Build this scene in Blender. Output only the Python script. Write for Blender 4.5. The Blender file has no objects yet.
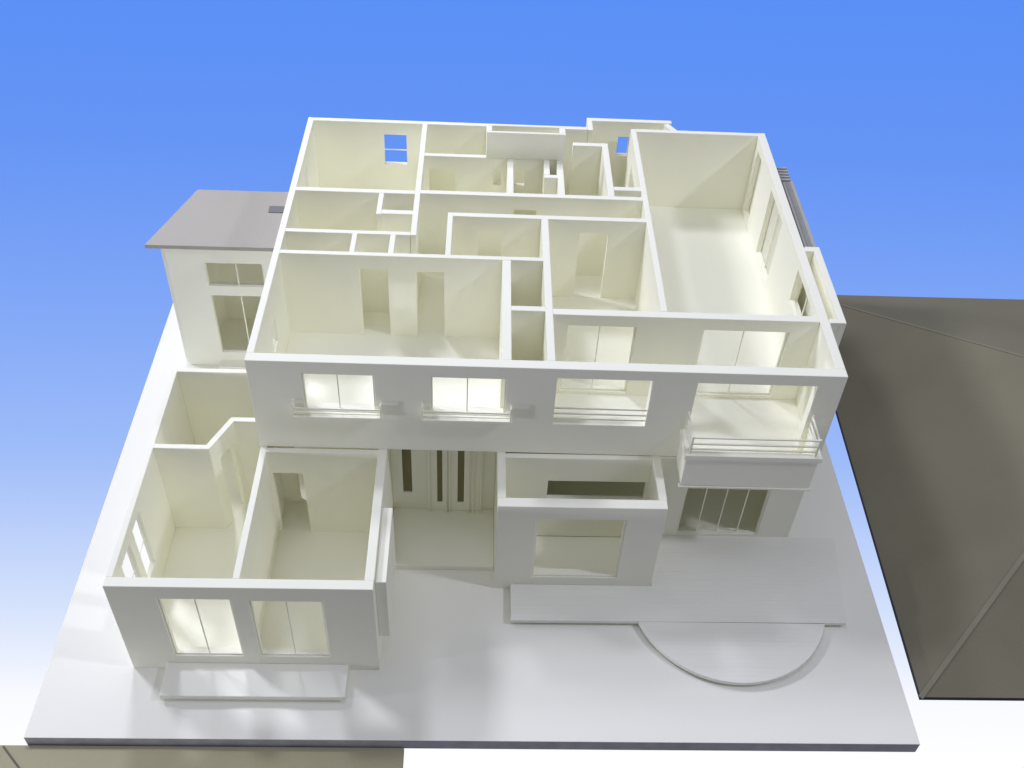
import bpy, bmesh, math, random
from mathutils import Vector, Matrix
random.seed(7)
S = 0.01                       # layout below is in centimetres of the real table-top model
sc = bpy.context.scene
col = sc.collection

# ------------------------------------------------------------------ materials
def lin(c):
    return tuple((v/255/12.92) if v/255 <= .04045 else ((v/255+.055)/1.055)**2.4 for v in c)

def mat(name, base, rough=.6, var=.03, scale=60, bump=.02, bump_scale=900, spec=.3, grain=None):
    m = bpy.data.materials.new(name); m.use_nodes = True
    nt = m.node_tree; b = nt.nodes['Principled BSDF']
    tc = nt.nodes.new('ShaderNodeTexCoord')
    n = nt.nodes.new('ShaderNodeTexNoise'); n.inputs['Scale'].default_value = scale; n.inputs['Detail'].default_value = 5
    nt.links.new(tc.outputs['Object'], n.inputs['Vector'])
    r = nt.nodes.new('ShaderNodeValToRGB')
    r.color_ramp.elements[0].position = .3; r.color_ramp.elements[1].position = .7
    r.color_ramp.elements[0].color = tuple(max(0, v*(1-var)) for v in base)+(1,)
    r.color_ramp.elements[1].color = tuple(min(1, v*(1+var)) for v in base)+(1,)
    nt.links.new(n.outputs['Fac'], r.inputs['Fac'])
    nt.links.new(r.outputs['Color'], b.inputs['Base Color'])
    b.inputs['Roughness'].default_value = rough
    b.inputs['Specular IOR Level'].default_value = spec
    n2 = nt.nodes.new('ShaderNodeTexNoise'); n2.inputs['Scale'].default_value = bump_scale; n2.inputs['Detail'].default_value = 3
    nt.links.new(tc.outputs['Object'], n2.inputs['Vector'])
    bp = nt.nodes.new('ShaderNodeBump'); bp.inputs['Strength'].default_value = bump; bp.inputs['Distance'].default_value = .002
    nt.links.new(n2.outputs['Fac'], bp.inputs['Height'])
    last = bp
    if grain:
        wv = nt.nodes.new('ShaderNodeTexWave'); wv.bands_direction = 'Y'; wv.inputs['Scale'].default_value = 105; wv.inputs['Distortion'].default_value = 0
        nt.links.new(tc.outputs['Object'], wv.inputs['Vector'])
        gr = nt.nodes.new('ShaderNodeValToRGB'); gr.color_ramp.elements[0].position = 0; gr.color_ramp.elements[1].position = .07
        nt.links.new(wv.outputs['Fac'], gr.inputs['Fac'])
        b0 = nt.nodes.new('ShaderNodeBump'); b0.inputs['Strength'].default_value = .38; b0.inputs['Distance'].default_value = .0003
        nt.links.new(gr.outputs['Color'], b0.inputs['Height']); nt.links.new(bp.outputs['Normal'], b0.inputs['Normal']); bp = b0
        mp = nt.nodes.new('ShaderNodeMapping'); mp.inputs['Scale'].default_value = (6, 300, 6)
        nt.links.new(tc.outputs['Object'], mp.inputs['Vector'])
        n3 = nt.nodes.new('ShaderNodeTexNoise'); n3.inputs['Scale'].default_value = 1.0; n3.inputs['Detail'].default_value = 4
        nt.links.new(mp.outputs['Vector'], n3.inputs['Vector'])
        b2 = nt.nodes.new('ShaderNodeBump'); b2.inputs['Strength'].default_value = grain; b2.inputs['Distance'].default_value = .001
        nt.links.new(n3.outputs['Fac'], b2.inputs['Height']); nt.links.new(bp.outputs['Normal'], b2.inputs['Normal'])
        last = b2
    nt.links.new(last.outputs['Normal'], b.inputs['Normal'])
    return m

WHITE = mat('white_foam_board', (.93, .922, .805), .9, .012, 25, .03, 700, .12)
BASEM = mat('white_base_board', (.88, .872, .80), .95, .012, 12, .03, 500, .06)
DECK = mat('white_scored_board', (.85, .845, .78), .9, .01, 20, .02, 500, .08, grain=.35)
BEDGE = mat('base_edge_grey', (.48, .48, .52), .6, .15, 80, .05, 400)
BROWN = mat('brown_grey_card', (.235, .218, .155), .9, .16, 5, .10, 500, .06)
BROWN2 = mat('olive_grey_card', (.36, .33, .22), .75, .07, 12, .10, 500, .15)
BROWNE = mat('brown_card_edge', (.06, .06, .075), .8, .1)
MAUVE = mat('grey_mauve_card', (.42, .395, .35), .7, .04, 14, .06, 500, .2)
LOUV = mat('grey_louvre_card', (.42, .42, .41), .6, .05)
GLASSB = mat('skylight_blue_grey', (.20, .195, .20), .9, .03)

# ------------------------------------------------------------------ mesh helpers
def finish(name, bm, m, parent, bev=.035, extra_mats=None):
    bmesh.ops.recalc_face_normals(bm, faces=bm.faces)
    for v in bm.verts: v.co *= S
    me = bpy.data.meshes.new(name); bm.to_mesh(me); bm.free()
    me.materials.append(m)
    for x in (extra_mats or []): me.materials.append(x)
    o = bpy.data.objects.new(name, me); col.objects.link(o)
    if parent is not None: o.parent = parent
    if bev:
        md = o.modifiers.new('edge', 'BEVEL'); md.width = bev*S; md.segments = 2
        md.limit_method = 'ANGLE'; md.angle_limit = math.radians(40)
    return o

def bx(bm, x0, x1, y0, y1, z0, z1, M=None, mi=0):
    vs = [bm.verts.new((x, y, z)) for z in (z0, z1) for x, y in ((x0, y0), (x1, y0), (x1, y1), (x0, y1))]
    for f in ((0, 3, 2, 1), (4, 5, 6, 7), (0, 1, 5, 4), (1, 2, 6, 5), (2, 3, 7, 6), (3, 0, 4, 7)):
        fc = bm.faces.new([vs[i] for i in f]); fc.material_index = mi
    if M is not None:
        for v in vs: v.co = M @ v.co
    return vs

def box(name, x0, x1, y0, y1, z0, z1, parent=None, m=WHITE, bev=.035):
    bm = bmesh.new(); bx(bm, x0, x1, y0, y1, z0, z1); return finish(name, bm, m, parent, bev)

def prism(bm, pts, z0, z1):
    a = [bm.verts.new((x, y, z0)) for x, y in pts]; b = [bm.verts.new((x, y, z1)) for x, y in pts]
    n = len(pts)
    bm.faces.new(a[::-1]); bm.faces.new(b)
    for i in range(n): bm.faces.new((a[i], a[(i+1) % n], b[(i+1) % n], b[i]))

def cells(bm, A, L, T, z0, z1, holes, M):
    """solid wall of length L, thickness T, with true openings (s0,s1,za,zb); one clean skin"""
    ss = sorted({0.0, L, *[min(max(h[0], 0), L) for h in holes], *[min(max(h[1], 0), L) for h in holes]})
    zs = sorted({z0, z1, *[max(h[2], z0) for h in holes], *[min(h[3], z1) for h in holes]})
    full = {}
    for i in range(len(ss)-1):
        for j in range(len(zs)-1):
            sm, zm_ = (ss[i]+ss[i+1])/2, (zs[j]+zs[j+1])/2
            full[i, j] = not any(h[0] < sm < h[1] and h[2] < zm_ < h[3] for h in holes)
    V = {}
    def v(i, k, j):
        if (i, k, j) not in V: V[i, k, j] = bm.verts.new(M @ Vector((ss[i], k*T, zs[j])))
        return V[i, k, j]
    for (i, j), f in full.items():
        if not f: continue
        bm.faces.new((v(i, 0, j), v(i+1, 0, j), v(i+1, 0, j+1), v(i, 0, j+1)))
        bm.faces.new((v(i, 1, j), v(i, 1, j+1), v(i+1, 1, j+1), v(i+1, 1, j)))
        if not full.get((i-1, j)): bm.faces.new((v(i, 0, j), v(i, 0, j+1), v(i, 1, j+1), v(i, 1, j)))
        if not full.get((i+1, j)): bm.faces.new((v(i+1, 0, j), v(i+1, 1, j), v(i+1, 1, j+1), v(i+1, 0, j+1)))
        if not full.get((i, j-1)): bm.faces.new((v(i, 0, j), v(i, 1, j), v(i+1, 1, j), v(i+1, 0, j)))
        if not full.get((i, j+1)): bm.faces.new((v(i, 0, j+1), v(i+1, 0, j+1), v(i+1, 1, j+1), v(i, 1, j+1)))

def wall(name, p, q, T, z0, z1, parent, holes=(), m=WHITE, bev=.035):
    """wall along p->q; its thickness T grows to the left of that direction"""
    d = Vector((q[0]-p[0], q[1]-p[1], 0)); L = d.length; a = math.atan2(d.y, d.x)
    M = Matrix.Translation((p[0], p[1], 0)) @ Matrix.Rotation(a, 4, 'Z')
    bm = bmesh.new(); cells(bm, 0, L, T, z0, z1, list(holes), M)
    return finish(name, bm, m, parent, bev)

def wx(name, x0, x1, y0, y1, z0, z1, parent, holes=()):
    """wall running in x; holes (x0,x1,z0,z1)"""
    return wall(name, (x0, y0), (x1, y0), y1-y0, z0, z1, parent, [(h[0]-x0, h[1]-x0, h[2], h[3]) for h in holes])

def wy(name, x0, x1, y0, y1, z0, z1, parent, holes=()):
    """wall running in y; holes (y0,y1,z0,z1)"""
    return wall(name, (x1, y0), (x1, y1), x1-x0, z0, z1, parent, [(h[0]-y0, h[1]-y0, h[2], h[3]) for h in holes])

def thing(name, label, cat, loc=(0, 0, 0), rz=0, group=None):
    o = bpy.data.objects.new(name, None); col.objects.link(o); o.empty_display_size = .02
    o.location = Vector(loc)*S; o.rotation_euler = (0, 0, rz); o['label'] = label; o['category'] = cat
    if group: o['group'] = group
    return o

def tag(o, label, cat, group=None):
    o['label'] = label; o['category'] = cat
    if group: o['group'] = group
    return o

def window(axis, a0, a1, z0, z1, d0, d1, parent, mull=(), bars=(), fw=.10, mw=.07, label=None):
    """thin frame set in an opening, mullions and bars as a child"""
    bm = bmesh.new(); e = .004
    def b(bmm, s0, s1, zz0, zz1, q0=d0, q1=d1):
        if axis == 'x': bx(bmm, s0, s1, q0, q1, zz0, zz1)
        else: bx(bmm, q0, q1, s0, s1, zz0, zz1)
    b(bm, a0+e, a0+fw, z0+e, z1-e); b(bm, a1-fw, a1-e, z0+e, z1-e)
    b(bm, a0+fw, a1-fw, z0+e, z0+fw); b(bm, a0+fw, a1-fw, z1-fw, z1-e)
    w = finish('window', bm, WHITE, parent, .012)
    if label: w['label'] = label
    dm = (d0+d1)/2
    for s in mull:
        bm = bmesh.new(); b(bm, s-mw/2, s+mw/2, z0+fw, z1-fw, dm-mw/2, dm+mw/2); finish('mullion', bm, WHITE, w, .008)
    for z in bars:
        bm = bmesh.new(); b(bm, a0+fw, a1-fw, z-mw/2, z+mw/2, dm-mw*.45, dm+mw*.45); finish('glazing_bar', bm, WHITE, w, .008)
    return w

# ------------------------------------------------------------------ base board
bm = bmesh.new()
bx(bm, 0, 50, 0, 43.5, -.93, 0)
bm.normal_update()
for f in bm.faces: f.material_index = 0 if f.normal.z > .5 else 1
base = finish('base_board', bm, BASEM, None, .03, [BEDGE])
tag(base, 'large white base board with thin dark grey edges under the whole house model', 'base board')

# ------------------------------------------------------------------ upper storey
ZF, ZT, ZB = 8.5, 15.035, 8.05
up = thing('upper_storey', 'open-topped white upper storey with many small rooms, lifted over the entrance and side wings', 'house storey',
           (11.5307, 14.5936, 0), -.009)
# floor slab, with the bay at the back
bm = bmesh.new()
prism(bm, [(.42, .66), (33.3, .66), (33.3, 26.05), (27.0, 26.05), (26.45, 27.4), (21.0, 27.4), (21.0, 26.05), (.42, 26.05)], ZB+.02, ZF)
finish('floor_slab', bm, WHITE, up)

wx('front_wall', 0, 33.86, 0, .66, ZB, ZT, up,
   [(3.03, 7.12, 11.25, 14.15), (10.3, 14.6, 11.25, 14.15), (17.45, 22.88, 10.6, 14.3), (25.47, 32.32, 8.62, 14.22)])
wy('left_wall', 0, .42, .66, 26.45, ZB, ZT, up, [(5.2, 6.6, 10.8, 12.8), (20.3, 21.8, 10.9, 14.1)])
wx('back_wall', .42, 20.6, 26.05, 26.45, ZB, ZT, up, [(5.48, 7.2, 11.5, 14.03)])
wx('back_wall', 24.2, 33.3, 26.05, 26.45, ZB, ZT-.02, up)
wy('right_wall', 33.3, 33.86, .66, 26.45, ZB, ZT, up, [(6.3, 10.65, 11.9, 14.4), (15.95, 19.9, 8.95, 14.3), (23.6, 25.3, 8.9, 14.2)])
wx('bay_wall', 20.62, 27.0, 27.42, 27.84, ZB, ZT-.02, up, [(23.05, 23.98, 12.1, 13.72)])
wy('bay_wall', 20.62, 21.0, 26.05, 27.42, ZB, ZT-.02, up)
wall('bay_wall', (27.3, 26.46), (26.75, 27.41), .42, ZB, ZT-.03, up)

P = 'partition_wall'
wx('balcony_wall', 17.33, 33.3, 4.75, 5.3, ZF, ZT-.01, up, [(18.15, 22.4, 8.75, 14.2), (26.4, 31.65, 8.75, 14.14)])
wy(P, 23.82, 24.2, 5.3, 26.4, ZF, ZT, up)
wy(P, 16.86, 17.32, .66, 14.47, ZF, ZT, up)
wy(P, 14.3, 14.84, .66, 9.89, ZF, ZT-.01, up)
wx(P, 14.84, 16.86, 5.03, 5.48, ZF, ZT-.03, up)
wx(P, .42, 16.86, 9.9, 10.24, ZF, ZT, up, [(5.3, 7.08, ZF+.01, 13.95), (8.87, 10.65, ZF+.01, 13.9)])
wx(P, .42, 8.38, 12.22, 12.58, ZF, ZT-.02, up)
wy(P, 8.4, 8.76, 12.2, 26.05, ZF, ZT, up, [(21.0, 21.7, ZF+.01, 13.9)])
wx(P, .42, 8.4, 16.9, 17.32, ZF, ZT-.01, up)
wx(P, 8.76, 23.82, 17.0, 17.4, ZF, ZT-.01, up, [(15.12, 16.65, ZF+.01, 13.95)])
wy(P, 6.0, 6.34, 14.45, 16.9, ZF, ZT-.02, up)
wx(P, 6.34, 8.4, 14.55, 15.02, ZF, ZT-.04, up)
wy(P, 4.7, 5.03, 10.24, 12.22, ZF, ZT, up)
wy(P, 7.12, 7.47, 10.24, 12.22, ZF, ZT-.02, up)
wy(P, 10.7, 11.05, 10.24, 14.88, ZF, ZT, up)
wx(P, 11.05, 23.82, 14.48, 14.88, ZF, ZT-.01, up, [(12.75, 14.33, ZF+.01, 14.0), (19.5, 21.42, ZF+.01, 14.0)])
wx(P, 8.76, 18.58, 21.75, 22.1, ZF, ZT-.02, up, [(9.06, 11.0, ZF+.01, 14.0), (13.67, 14.23, 12.75, 14.2), (15.28, 15.92, 12.8, 14.2)])
wy(P, 13.1, 13.5, 22.1, 26.05, ZF, ZT-.01, up)
wy(P, 18.12, 18.56, 17.4, 21.75, ZF, ZT-.01, up)
wy(P, 18.2, 18.6, 22.1, 26.05, ZF, ZT-.02, up)
wy(P, 14.63, 15.05, 17.4, 21.75, ZF, ZT-.01, up)
wy(P, 17.2, 17.6, 19.84, 21.75, ZF, ZT-.01, up)
wx(P, 17.2, 18.12, 19.44, 19.83, ZF, ZT-.01, up)
wx(P, 19.4, 21.5, 23.82, 24.24, ZF, ZT-.02, up)
wy(P, 21.5, 21.94, 17.4, 24.24, ZF, ZT, up)
wx(P, 21.94, 23.82, 18.16, 18.6, ZF, ZT-.01, up)

# raised open box over the stairwell
rb = box('raised_box', 13.12, 18.62, 21.68, 21.9, ZT, 17.1, up)
rb['label'] = 'small open-topped box raised above the back rooms'
for a in ((13.12, 13.5, 21.9, 22.6), (18.2, 18.62, 21.9, 22.6)): box('box_side', *a, ZT, 17.1, rb)
box('box_back', 13.12, 18.62, 22.6, 22.82, ZT, 17.1, rb)

# side bay on the right wall, louvred strip behind it
sb = wy('side_bay', 34.4, 34.84, 4.6, 12.2, 8.8, 15.12, up); sb['label'] = 'shallow side bay on the right wall'
box('bay_end', 33.87, 34.4, 4.6, 5.0, 8.8, 15.12, sb); box('bay_end', 33.87, 34.4, 11.7, 12.2, 8.8, 15.12, sb)
box('bay_floor', 33.87, 34.4, 5.0, 11.7, 8.8, 9.2, sb)
wy('side_screen', 34.6, 34.85, 12.23, 22.3, 8.2, 13.99, up); wy('side_screen', 34.1, 34.35, 22.31, 26.4, 8.2, 13.6, up)
box('side_floor', 33.87, 34.6, 12.23, 22.3, 8.2, 8.45, up); box('side_floor', 33.87, 34.1, 22.31, 26.4, 8.2, 8.45, up)
cp = box('side_canopy', 34.3, 34.95, 12.23, 22.8, 14.0, 14.35, up, LOUV); cp['label'] = 'grey louvred canopy strip along the right wall'
for i in range(5): box('louvre_slat', 33.95, 34.9, 21.0+i*.38, 21.2+i*.38, 14.36, 14.5, cp, LOUV, .02)
box('canopy_rim', 34.75, 34.97, 12.23, 20.8, 14.352, 14.55, cp, LOUV, .02)
for i in range(1): box('louvre_slat', 34.5+i*.24, 34.56+i*.24, 12.3, 20.8, 14.352, 14.47, cp, LOUV, .02)

# windows of the upper storey
window('x', 3.03, 7.12, 11.25, 14.15, .08, .3, up, [5.02])
window('x', 10.3, 14.6, 11.25, 14.15, .08, .3, up, [12.38])
window('x', 18.15, 22.4, 8.75, 14.2, 4.9, 5.08, up, [20.2], fw=.13)
window('x', 26.4, 31.65, 8.75, 14.14, 4.9, 5.08, up, [28.95], fw=.13)
window('x', 5.48, 7.2, 11.5, 14.03, 26.15, 26.3, up, [], [12.68], fw=.03)
window('x', 23.05, 23.98, 12.1, 13.72, 27.55, 27.7, up, fw=.06)
window('y', 6.3, 10.65, 11.9, 14.4, 33.45, 33.62, up, [8.4], fw=.08)
window('y', 15.95, 19.9, 8.95, 14.3, 33.5, 33.66, up, [17.9], fw=.10)
window('y', 23.6, 25.3, 8.9, 14.2, 33.5, 33.66, up, fw=.08)
window('y', 5.2, 6.6, 10.8, 12.8, .1, .25, up, [5.9], fw=.06)
window('y', 20.3, 21.8, 10.9, 14.1, .1, .25, up, [21.05], fw=.06)

FILM = mat('pale_window_film', (.74, .735, .62), .5, .03, 60, .03, 600, .4)
for a_ in ((15.95, 19.9, 8.95, 14.3), (23.6, 25.3, 8.9, 14.2)):
    box('window_pane', 33.68, 33.71, a_[0]+.01, a_[1]-.01, a_[2]+.01, a_[3]-.01, up, FILM, 0)
# small railings in front of the two left windows
def balconette(x0, x1):
    g = box('window_railing', x0, x1, -.5, -.003, 11.02, 11.17, up, WHITE, .015)
    box('rail', x0+.1, x1-.1, -.42, -.34, 11.70, 11.80, g, WHITE, .01)
    box('rail', x0+.1, x1-.1, -.42, -.34, 11.36, 11.42, g, WHITE, .01)
    for xa in (x0+.02, x1-.12):
        bm = bmesh.new()
        bx(bm, xa, xa+.08, -.46, -.36, 11.17, 12.15); bx(bm, xa, xa+.08, -.36, -.003, 12.05, 12.13)
        bx(bm, xa, xa+.08, -.36, -.003, 11.17, 11.78)
        finish('railing_end', bm, WHITE, g, .01)
    return g
balconette(2.35, 7.5); balconette(9.75, 15.0)
for z in (10.98, 11.4, 11.84): box('rail', 17.46, 22.87, .08, .17, z-.06, z+.06, up, WHITE, .01)

# balcony projecting from the right end
bal = box('balcony', 25.5, 32.55, -1.85, -.002, 8.05, ZF, up)
bal['label'] = 'projecting box balcony with slim rails'
box('parapet', 25.15, 32.9, -2.1, -1.85, 7.8, 10.2, bal)
for x0 in (25.15, 32.65): box('parapet', x0, x0+.25, -1.85, -.004, 7.8, 10.2, bal)
bm = bmesh.new(); bx(bm, 25.02, 33.03, -2.22, -1.82, 10.205, 10.55)
bx(bm, 25.02, 25.45, -1.82, -.004, 10.205, 10.55); bx(bm, 32.6, 33.03, -1.82, -.004, 10.205, 10.55)
finish('parapet_cap', bm, WHITE, bal, .02)
box('parapet_trim', 25.05, 33.0, -2.18, -1.9, 7.66, 7.795, bal, WHITE, .02)
for z in (10.9, 11.33, 11.84):
    bm = bmesh.new(); r = .045
    bx(bm, 25.28, 32.62, -2.04, -1.94, z-r, z+r); bx(bm, 25.28, 25.37, -1.94, -.004, z-r, z+r); bx(bm, 32.53, 32.62, -1.94, -.004, z-r, z+r)
    finish('rail', bm, WHITE, bal, .01)
for x in (25.25, 32.56):
    for y in (-2.06, -.13): box('post', x, x+.12, y, y+.12, 10.55, 11.95, bal, WHITE, .01)

# ------------------------------------------------------------------ lower storey
ZL = 8.03
lo = thing('lower_storey', 'white ground floor walls with left wing, front bay and recessed entrance, below the upper storey', 'house storey', (0, 0, 0))
wing = 'wing_wall'
wx(wing, 4.9, 19.12, 4.39, 5.0, 0.004, ZL, lo, [(7.52, 11.43, 1.33, 6.93), (12.38, 16.35, 1.33, 6.83)])
wy(wing, 4.9, 5.27, 5.0, 21.3, .004, ZL, lo, [(6.3, 8.0, 2.2, 7.15), (8.7, 10.25, 2.4, 7.2)])
wx(wing, 5.27, 14.0, 20.95, 21.3, .004, ZL, lo)
wx(P, 5.27, 8.56, 14.3, 14.65, .45, ZL, lo)
wall(P, (8.58, 14.34), (9.70, 16.8), .34, .45, ZL-.012, lo, [(.75, 2.1, .46, 6.4)])
wx(P, 9.42, 13.0, 16.63, 16.98, .45, ZL, lo)
wy(P, 11.6, 11.97, 5.0, 16.6, .45, ZL, lo)
wy(wing, 18.62, 19.14, 5.0, 16.3, .004, ZL, lo, [(5.6, 9.9, 2.7, 7.2)])
wx(P, 11.97, 18.62, 14.16, 14.5, .45, ZL-.02, lo, [(12.15, 13.97, .46, 6.12)])
box('wing_floor', 5.27, 18.62, 5.0, 20.95, .004, .45, lo)
sp = box('side_panel', 19.15, 19.75, 5.2, 10.4, 2.33, 7.57, lo); sp['label'] = 'flat box window on the wing side'
window('x', 7.52, 11.43, 1.33, 6.93, 4.5, 4.72, lo, [9.45], fw=.1)
window('x', 12.38, 16.35, 1.33, 6.83, 4.5, 4.72, lo, [14.34], fw=.1)
window('y', 8.7, 10.25, 2.4, 7.2, 4.95, 5.05, lo, [], [4.5], fw=.05)
window('y', 6.3, 8.0, 2.2, 7.15, 4.95, 5.05, lo, [], [4.5], fw=.05)
# front bay
B = 'bay_wall'
wx(B, 25.8, 35.68, 10.25, 10.93, .004, ZL, lo, [(28.1, 33.42, 1.25, 6.97)])
wy(B, 25.8, 26.28, 10.93, 16.3, .004, ZL, lo)
wy(B, 35.23, 35.7, 10.93, 14.6, .004, ZL, lo)
wx(B, 26.28, 35.23, 14.08, 14.45, .45, ZL-.03, lo, [(29.0, 35.1, 4.2, 5.93)])
box('bay_floor', 26.28, 35.23, 10.93, 14.08, .004, .45, lo)
window('x', 28.1, 33.42, 1.25, 6.97, 10.33, 10.5, lo, fw=.12)
# entrance recess
wx('entrance_wall', 19.14, 25.8, 16.3, 16.7, .004, ZL, lo, [(19.85, 20.43, 1.98, 7.2)])
dr = wx('entrance_door', 21.57, 24.85, 16.12, 16.296, .42, 7.6, lo, [(22.07, 22.4, 1.25, 7.2), (23.39, 23.8, 1.25, 7.2)])
dr['label'] = 'double entrance door with two narrow dark slots'
for x in (21.5, 22.62, 22.82, 24.05, 24.35, 24.85): box('door_rib', x, x+.09, 15.94, 16.117, .42, 7.6, dr, WHITE, .01)
box('slot_shade_panel', 22.07, 22.4, 16.2, 16.29, 1.25, 7.2, dr, mat('slot_shade', (.2, .18, .09), .6)); box('slot_shade_panel', 23.39, 23.8, 16.2, 16.29, 1.25, 7.2, dr, bpy.data.materials['slot_shade'])  # dark olive panels stand in for the shade inside the door slots
box('slot_shade_panel', 19.85, 20.43, 16.42, 16.5, 1.98, 7.2, lo, bpy.data.materials['slot_shade'])  # added panel, its dark colour replaces shade in the wall slot
# main block below the upper storey
wx('main_wall', 35.7, 45.25, 14.28, 14.8, .004, ZL-.03, lo, [(37.75, 43.1, .72, 6.7)])
wy('main_wall', 44.75, 45.25, 14.8, 40.6, .004, ZL-.03, lo)
wx('main_wall', 12.0, 45.25, 40.6, 41.0, .004, ZL-.03, lo)
wy('main_wall', 11.98, 12.4, 21.3, 40.6, .004, ZL-.03, lo)
wy(P, 25.4, 25.8, 16.7, 40.6, .45, ZL-.03, lo)
wx(P, 25.8, 44.75, 19.6, 20.0, .45, ZL-.03, lo)
wx(P, 14.0, 25.4, 20.95, 21.3, .45, ZL-.03, lo)
box('main_floor', 25.8, 44.75, 14.8, 40.6, .004, .45, lo)
window('x', 37.75, 43.1, .72, 6.7, 14.36, 14.52, lo, [39.1, 40.43, 41.77], fw=.1)

# ------------------------------------------------------------------ annex
an = thing('annex', 'small white back annex with grey roof and tall two-part window, left of the upper storey', 'annex', (0, 0, 0))
wx('front_wall', 2.86, 11.4, 30.2, 30.6, .004, 10.95, an, [(5.45, 9.42, 7.68, 9.7), (5.45, 9.42, 1.35, 6.8)])
wall('side_wall', (5.0, 35.6), (2.95, 30.45), -.5, .004, 10.93, an)
wx('back_wall', 4.7, 11.4, 35.2, 35.5, .004, 10.95, an)
box('annex_floor', 3.9, 11.4, 30.6, 35.2, .004, .4, an)
box('window_step', 5.2, 9.8, 29.5, 30.195, .004, .5, an)
window('x', 5.45, 9.42, 7.68, 9.7, 30.28, 30.42, an, [7.56], fw=.06, mw=.08)
window('x', 5.45, 9.42, 1.35, 6.8, 30.28, 30.42, an, [7.56], fw=.06, mw=.08)
bm = bmesh.new()
q = [(1.72, 29.95, 11.0), (11.45, 29.95, 11.0), (11.45, 35.75, 11.0), (4.26, 35.75, 11.0)]
t = [(1.72, 29.95, 11.3), (11.45, 29.95, 11.3), (11.45, 35.75, 12.0), (4.26, 35.75, 12.0)]
a = [bm.verts.new(v) for v in q]; b = [bm.verts.new(v) for v in t]
bm.faces.new(a[::-1]); bm.faces.new(b)
for i in range(4): bm.faces.new((a[i], a[(i+1) % 4], b[(i+1) % 4], b[i]))
rf = finish('roof', bm, MAUVE, an, .02); rf['label'] = 'flat grey slanting roof'
bm = bmesh.new()
sl = (12.0-11.3)/(35.75-29.95)
vs = bx(bm, 9.6, 11.2, 33.5, 34.15, 0, .06)
for v in vs: v.co.z += 11.3+sl*(v.co.y-29.95)+.002
finish('skylight', bm, GLASSB, rf, .01)

# ------------------------------------------------------------------ porch, terrace, step
pc = box('entrance_porch', 19.16, 25.79, 11.6, 16.29, .004, .4)
tag(pc, 'low square white porch slab before the recessed entrance door', 'porch')

te = thing('terrace', 'flat white terrace with rounded half-disc front, right of the front bay', 'terrace', (0, 0, 0))
bm = bmesh.new()
prism(bm, [(26.83, 7.58), (47.5, 7.66), (48.3, 14.2), (45.28, 14.2), (45.28, 14.27), (35.72, 14.27), (35.72, 10.24), (26.83, 10.24)], .24, .50)
finish('deck', bm, DECK, te, .02)
bm = bmesh.new()
pts = []
cx, cy, r = 40.4, 9.57, 6.08
a0 = math.atan2(7.6-cy, -math.sqrt(r*r-(7.6-cy)**2)); a1 = math.atan2(7.6-cy, math.sqrt(r*r-(7.6-cy)**2))
a0 = a0 if a0 < 0 else a0-2*math.pi
for i in range(61):
    a_ = a0+(a1-a0)*i/60; pts.append((cx+r*math.cos(a_), cy+r*math.sin(a_)))
prism(bm, pts, .22, .496)
finish('rounded_deck', bm, DECK, te, .02)
bm = bmesh.new()
prism(bm, [(27.4, 8.3), (46.9, 8.4), (47.7, 14.0), (35.8, 14.0), (35.8, 10.1), (27.2, 10.1)], .004, .236)
prism(bm, [(cx+(r-.8)*math.cos(a0+(a1-a0)*i/40), cy+.25+(r-.8)*math.sin(a0+(a1-a0)*i/40)) for i in range(41)], .004, .216)
finish('deck_underside', bm, WHITE, te, 0)

st = box('garden_step', 6.95, 17.35, 2.25, 4.38, .30, .62, None, BASEM)
tag(st, 'long low white step in front of the left wing windows', 'step')
box('step_riser', 7.2, 17.2, 2.45, 4.38, .004, .298, st, BASEM, 0)

# ------------------------------------------------------------------ card roofs lying around
def roof(name, label, corners, apex, zt_, zb_, m_=None):
    bm = bmesh.new()
    lo_ = [bm.verts.new((x, y, zb_)) for x, y in corners]; hi = [bm.verts.new((x, y, zt_)) for x, y in corners]
    ap = [bm.verts.new(p) for p in apex]
    n = len(corners); bm.faces.new(lo_[::-1])
    side = [bm.faces.new((lo_[i], lo_[(i+1) % n], hi[(i+1) % n], hi[i])) for i in range(n)]
    if len(ap) == 1:
        for i in range(n): bm.faces.new((hi[i], hi[(i+1) % n], ap[0]))
    else:   # ridge between apex 0 (left) and 1 (right)
        bm.faces.new((hi[0], hi[1], ap[1], ap[0])); bm.faces.new((hi[1], hi[2], ap[1]))
        bm.faces.new((hi[2], hi[3], ap[0], ap[1])); bm.faces.new((hi[3], hi[0], ap[0]))
    for f in side: f.material_index = 1
    return tag(finish(name, bm, m_ or BROWN, None, .02, [BROWNE]), label, 'roof')
R1 = roof('hip_roof', 'large brown-grey hipped card roof lying right of the base board',
     [(51.2, 3.3), (88, 3.3), (88, 41.3), (52.3, 41.3)], [(69.7, 22, 7.2)], -.6, -.93)
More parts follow.
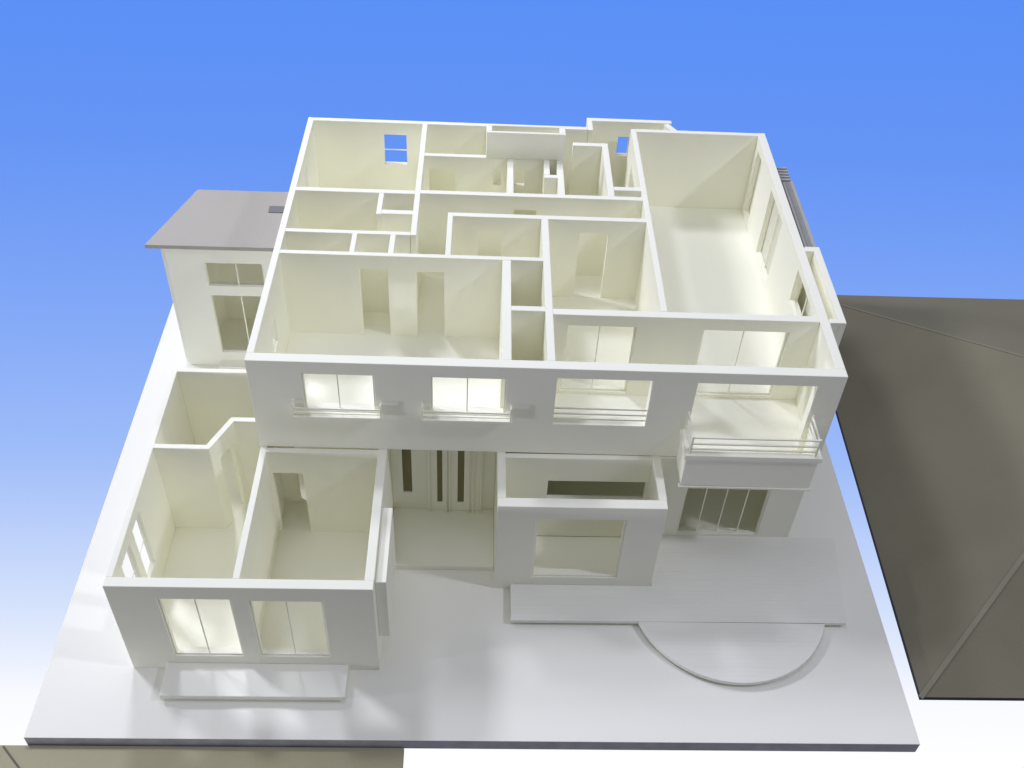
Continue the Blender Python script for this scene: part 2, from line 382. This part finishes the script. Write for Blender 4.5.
# narrow crease strips where the card faces meet
def strip(p, q, w, name, parent, m, off=.004):
    p, q = Vector(p), Vector(q); d = (q-p).normalized(); s = d.cross(Vector((0, 0, 1))).normalized()*w/2; u = Vector((0, 0, off))
    bm = bmesh.new(); v = [bm.verts.new(x) for x in (p-s+u, p+s+u, q+s+u, q-s+u, p-s-u*5, p+s-u*5, q+s-u*5, q-s-u*5)]
    for f in ((0, 1, 2, 3), (4, 7, 6, 5), (0, 4, 5, 1), (1, 5, 6, 2), (2, 6, 7, 3), (3, 7, 4, 0)): bm.faces.new([v[i] for i in f])
    return finish(name, bm, m, parent, 0)
strip((52.3, 41.3, -.6), (69.7, 22, 7.2), .22, 'hip_tape', R1, mat('brown_tape', (.25, .232, .165), .9), .02)
strip((51.2, 3.3, -.6), (69.7, 22, 7.2), .30, 'hip_tape', R1, mat('brown_tape_light', (.26, .245, .18), .9), .02)

R2 = roof('roof_piece', 'brown-grey card roof strip in front of the base board at lower left',
     [(-14, -9), (20.8, -9), (20.8, -.12), (-14, -.12)], [(-9, -4.7, .6), (20.8, -4.7, .6)], -.62, -.93, BROWN2)
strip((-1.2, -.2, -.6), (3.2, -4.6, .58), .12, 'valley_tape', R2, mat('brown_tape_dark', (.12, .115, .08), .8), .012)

# ------------------------------------------------------------------ camera
cam = bpy.data.cameras.new('camera'); co = bpy.data.objects.new('camera', cam); col.objects.link(co)
co.location = Vector((24.0941, -28.3979, 54.9163))*S
co.rotation_euler = (0.8057, -0.0424, -0.0139)
cam.sensor_width = 36; cam.lens = 1049.12/1024*36; cam.clip_start = .01; cam.clip_end = 100
sc.camera = co

# ------------------------------------------------------------------ backdrop (world) : plain gradient added in the world, no real surface, blue above fading to white below
w = bpy.data.worlds.new('World'); sc.world = w; w.use_nodes = True
nt = w.node_tree; bg = nt.nodes['Background']
tc = nt.nodes.new('ShaderNodeTexCoord'); sp_ = nt.nodes.new('ShaderNodeSeparateXYZ'); nt.links.new(tc.outputs['Generated'], sp_.inputs[0])
def mth(op, a, b=None, v=None):
    n = nt.nodes.new('ShaderNodeMath'); n.operation = op
    nt.links.new(a, n.inputs[0])
    if b is not None: nt.links.new(b, n.inputs[1])
    if v is not None: n.inputs[1].default_value = v
    return n.outputs[0]
hyp = mth('MAXIMUM', sp_.outputs['Y'], v=.05)
down = mth('MULTIPLY', sp_.outputs['Z'], v=-1)
ratio = mth('DIVIDE', down, hyp)
fac = mth('DIVIDE', ratio, v=2.2)
cr = nt.nodes.new('ShaderNodeValToRGB'); nt.links.new(fac, cr.inputs['Fac'])
stops = [(0, (86, 140, 246)), (.439, (91, 144, 246)), (.614, (103, 150, 245)), (.827, (128, 167, 247)), (1.10, (158, 188, 249)), (1.47, (211, 225, 252)), (1.78, (250, 251, 255)), (2.0, (255, 255, 255))]
e = cr.color_ramp.elements
e[0].position = 0; e[0].color = lin(stops[0][1])+(1,)
e[1].position = stops[-1][0]/2.2; e[1].color = lin(stops[-1][1])+(1,)
for v, c in stops[1:-1]:
    k = e.new(v/2.2); k.color = lin(c)+(1,)
gt = mth('GREATER_THAN', sp_.outputs['Z'], v=0.0)
beh = mth('LESS_THAN', sp_.outputs['Y'], v=.3)          # the room behind the camera is dim
gt = mth('MAXIMUM', gt, b=beh)
mx = nt.nodes.new('ShaderNodeMix'); mx.data_type = 'RGBA'
nt.links.new(gt, mx.inputs[0]); nt.links.new(cr.outputs['Color'], mx.inputs[6]); mx.inputs[7].default_value = (.17, .175, .20, 1)
nt.links.new(mx.outputs[2], bg.inputs['Color']); bg.inputs['Strength'].default_value = 1.0

# ------------------------------------------------------------------ lamps of the room
def area(name, loc, target, size, power, colr=(1, 1, 1)):
    l = bpy.data.lights.new(name, 'AREA'); l.shape = 'SQUARE'; l.size = size*S; l.energy = power; l.color = colr
    o = bpy.data.objects.new(name, l); col.objects.link(o); o.location = Vector(loc)*S
    o.rotation_euler = (Vector(target)-Vector(loc)).to_track_quat('-Z', 'Y').to_euler(); return o
COOL = (.96, .985, 1.14)
area('back_window_lamp', (-46, 54, 86), (18, 22, 5), 14, 4.8, COOL)
area('back_window_lamp', (-8, 80, 98), (22, 22, 5), 14, 3.9, COOL)
area('ceiling_lamp', (10, 10, 150), (22, 22, 5), 70, 2.7, COOL)
area('key_lamp', (112, -10, 98), (25, 22, 5), 9, 3.0, COOL)
area('left_lamp', (-62, -14, 11.5), (20, 15, 11), 4, 1.6, COOL)

for o_ in (base, te, pc, st, R1, R2, up, lo, an): o_['kind'] = 'thing'
sc.view_settings.view_transform = 'Standard'; sc.view_settings.look = 'None'
sc.view_settings.exposure = 0; sc.view_settings.gamma = 1
sc.cycles.max_bounces = 12; sc.cycles.diffuse_bounces = 9; sc.cycles.use_denoising = True
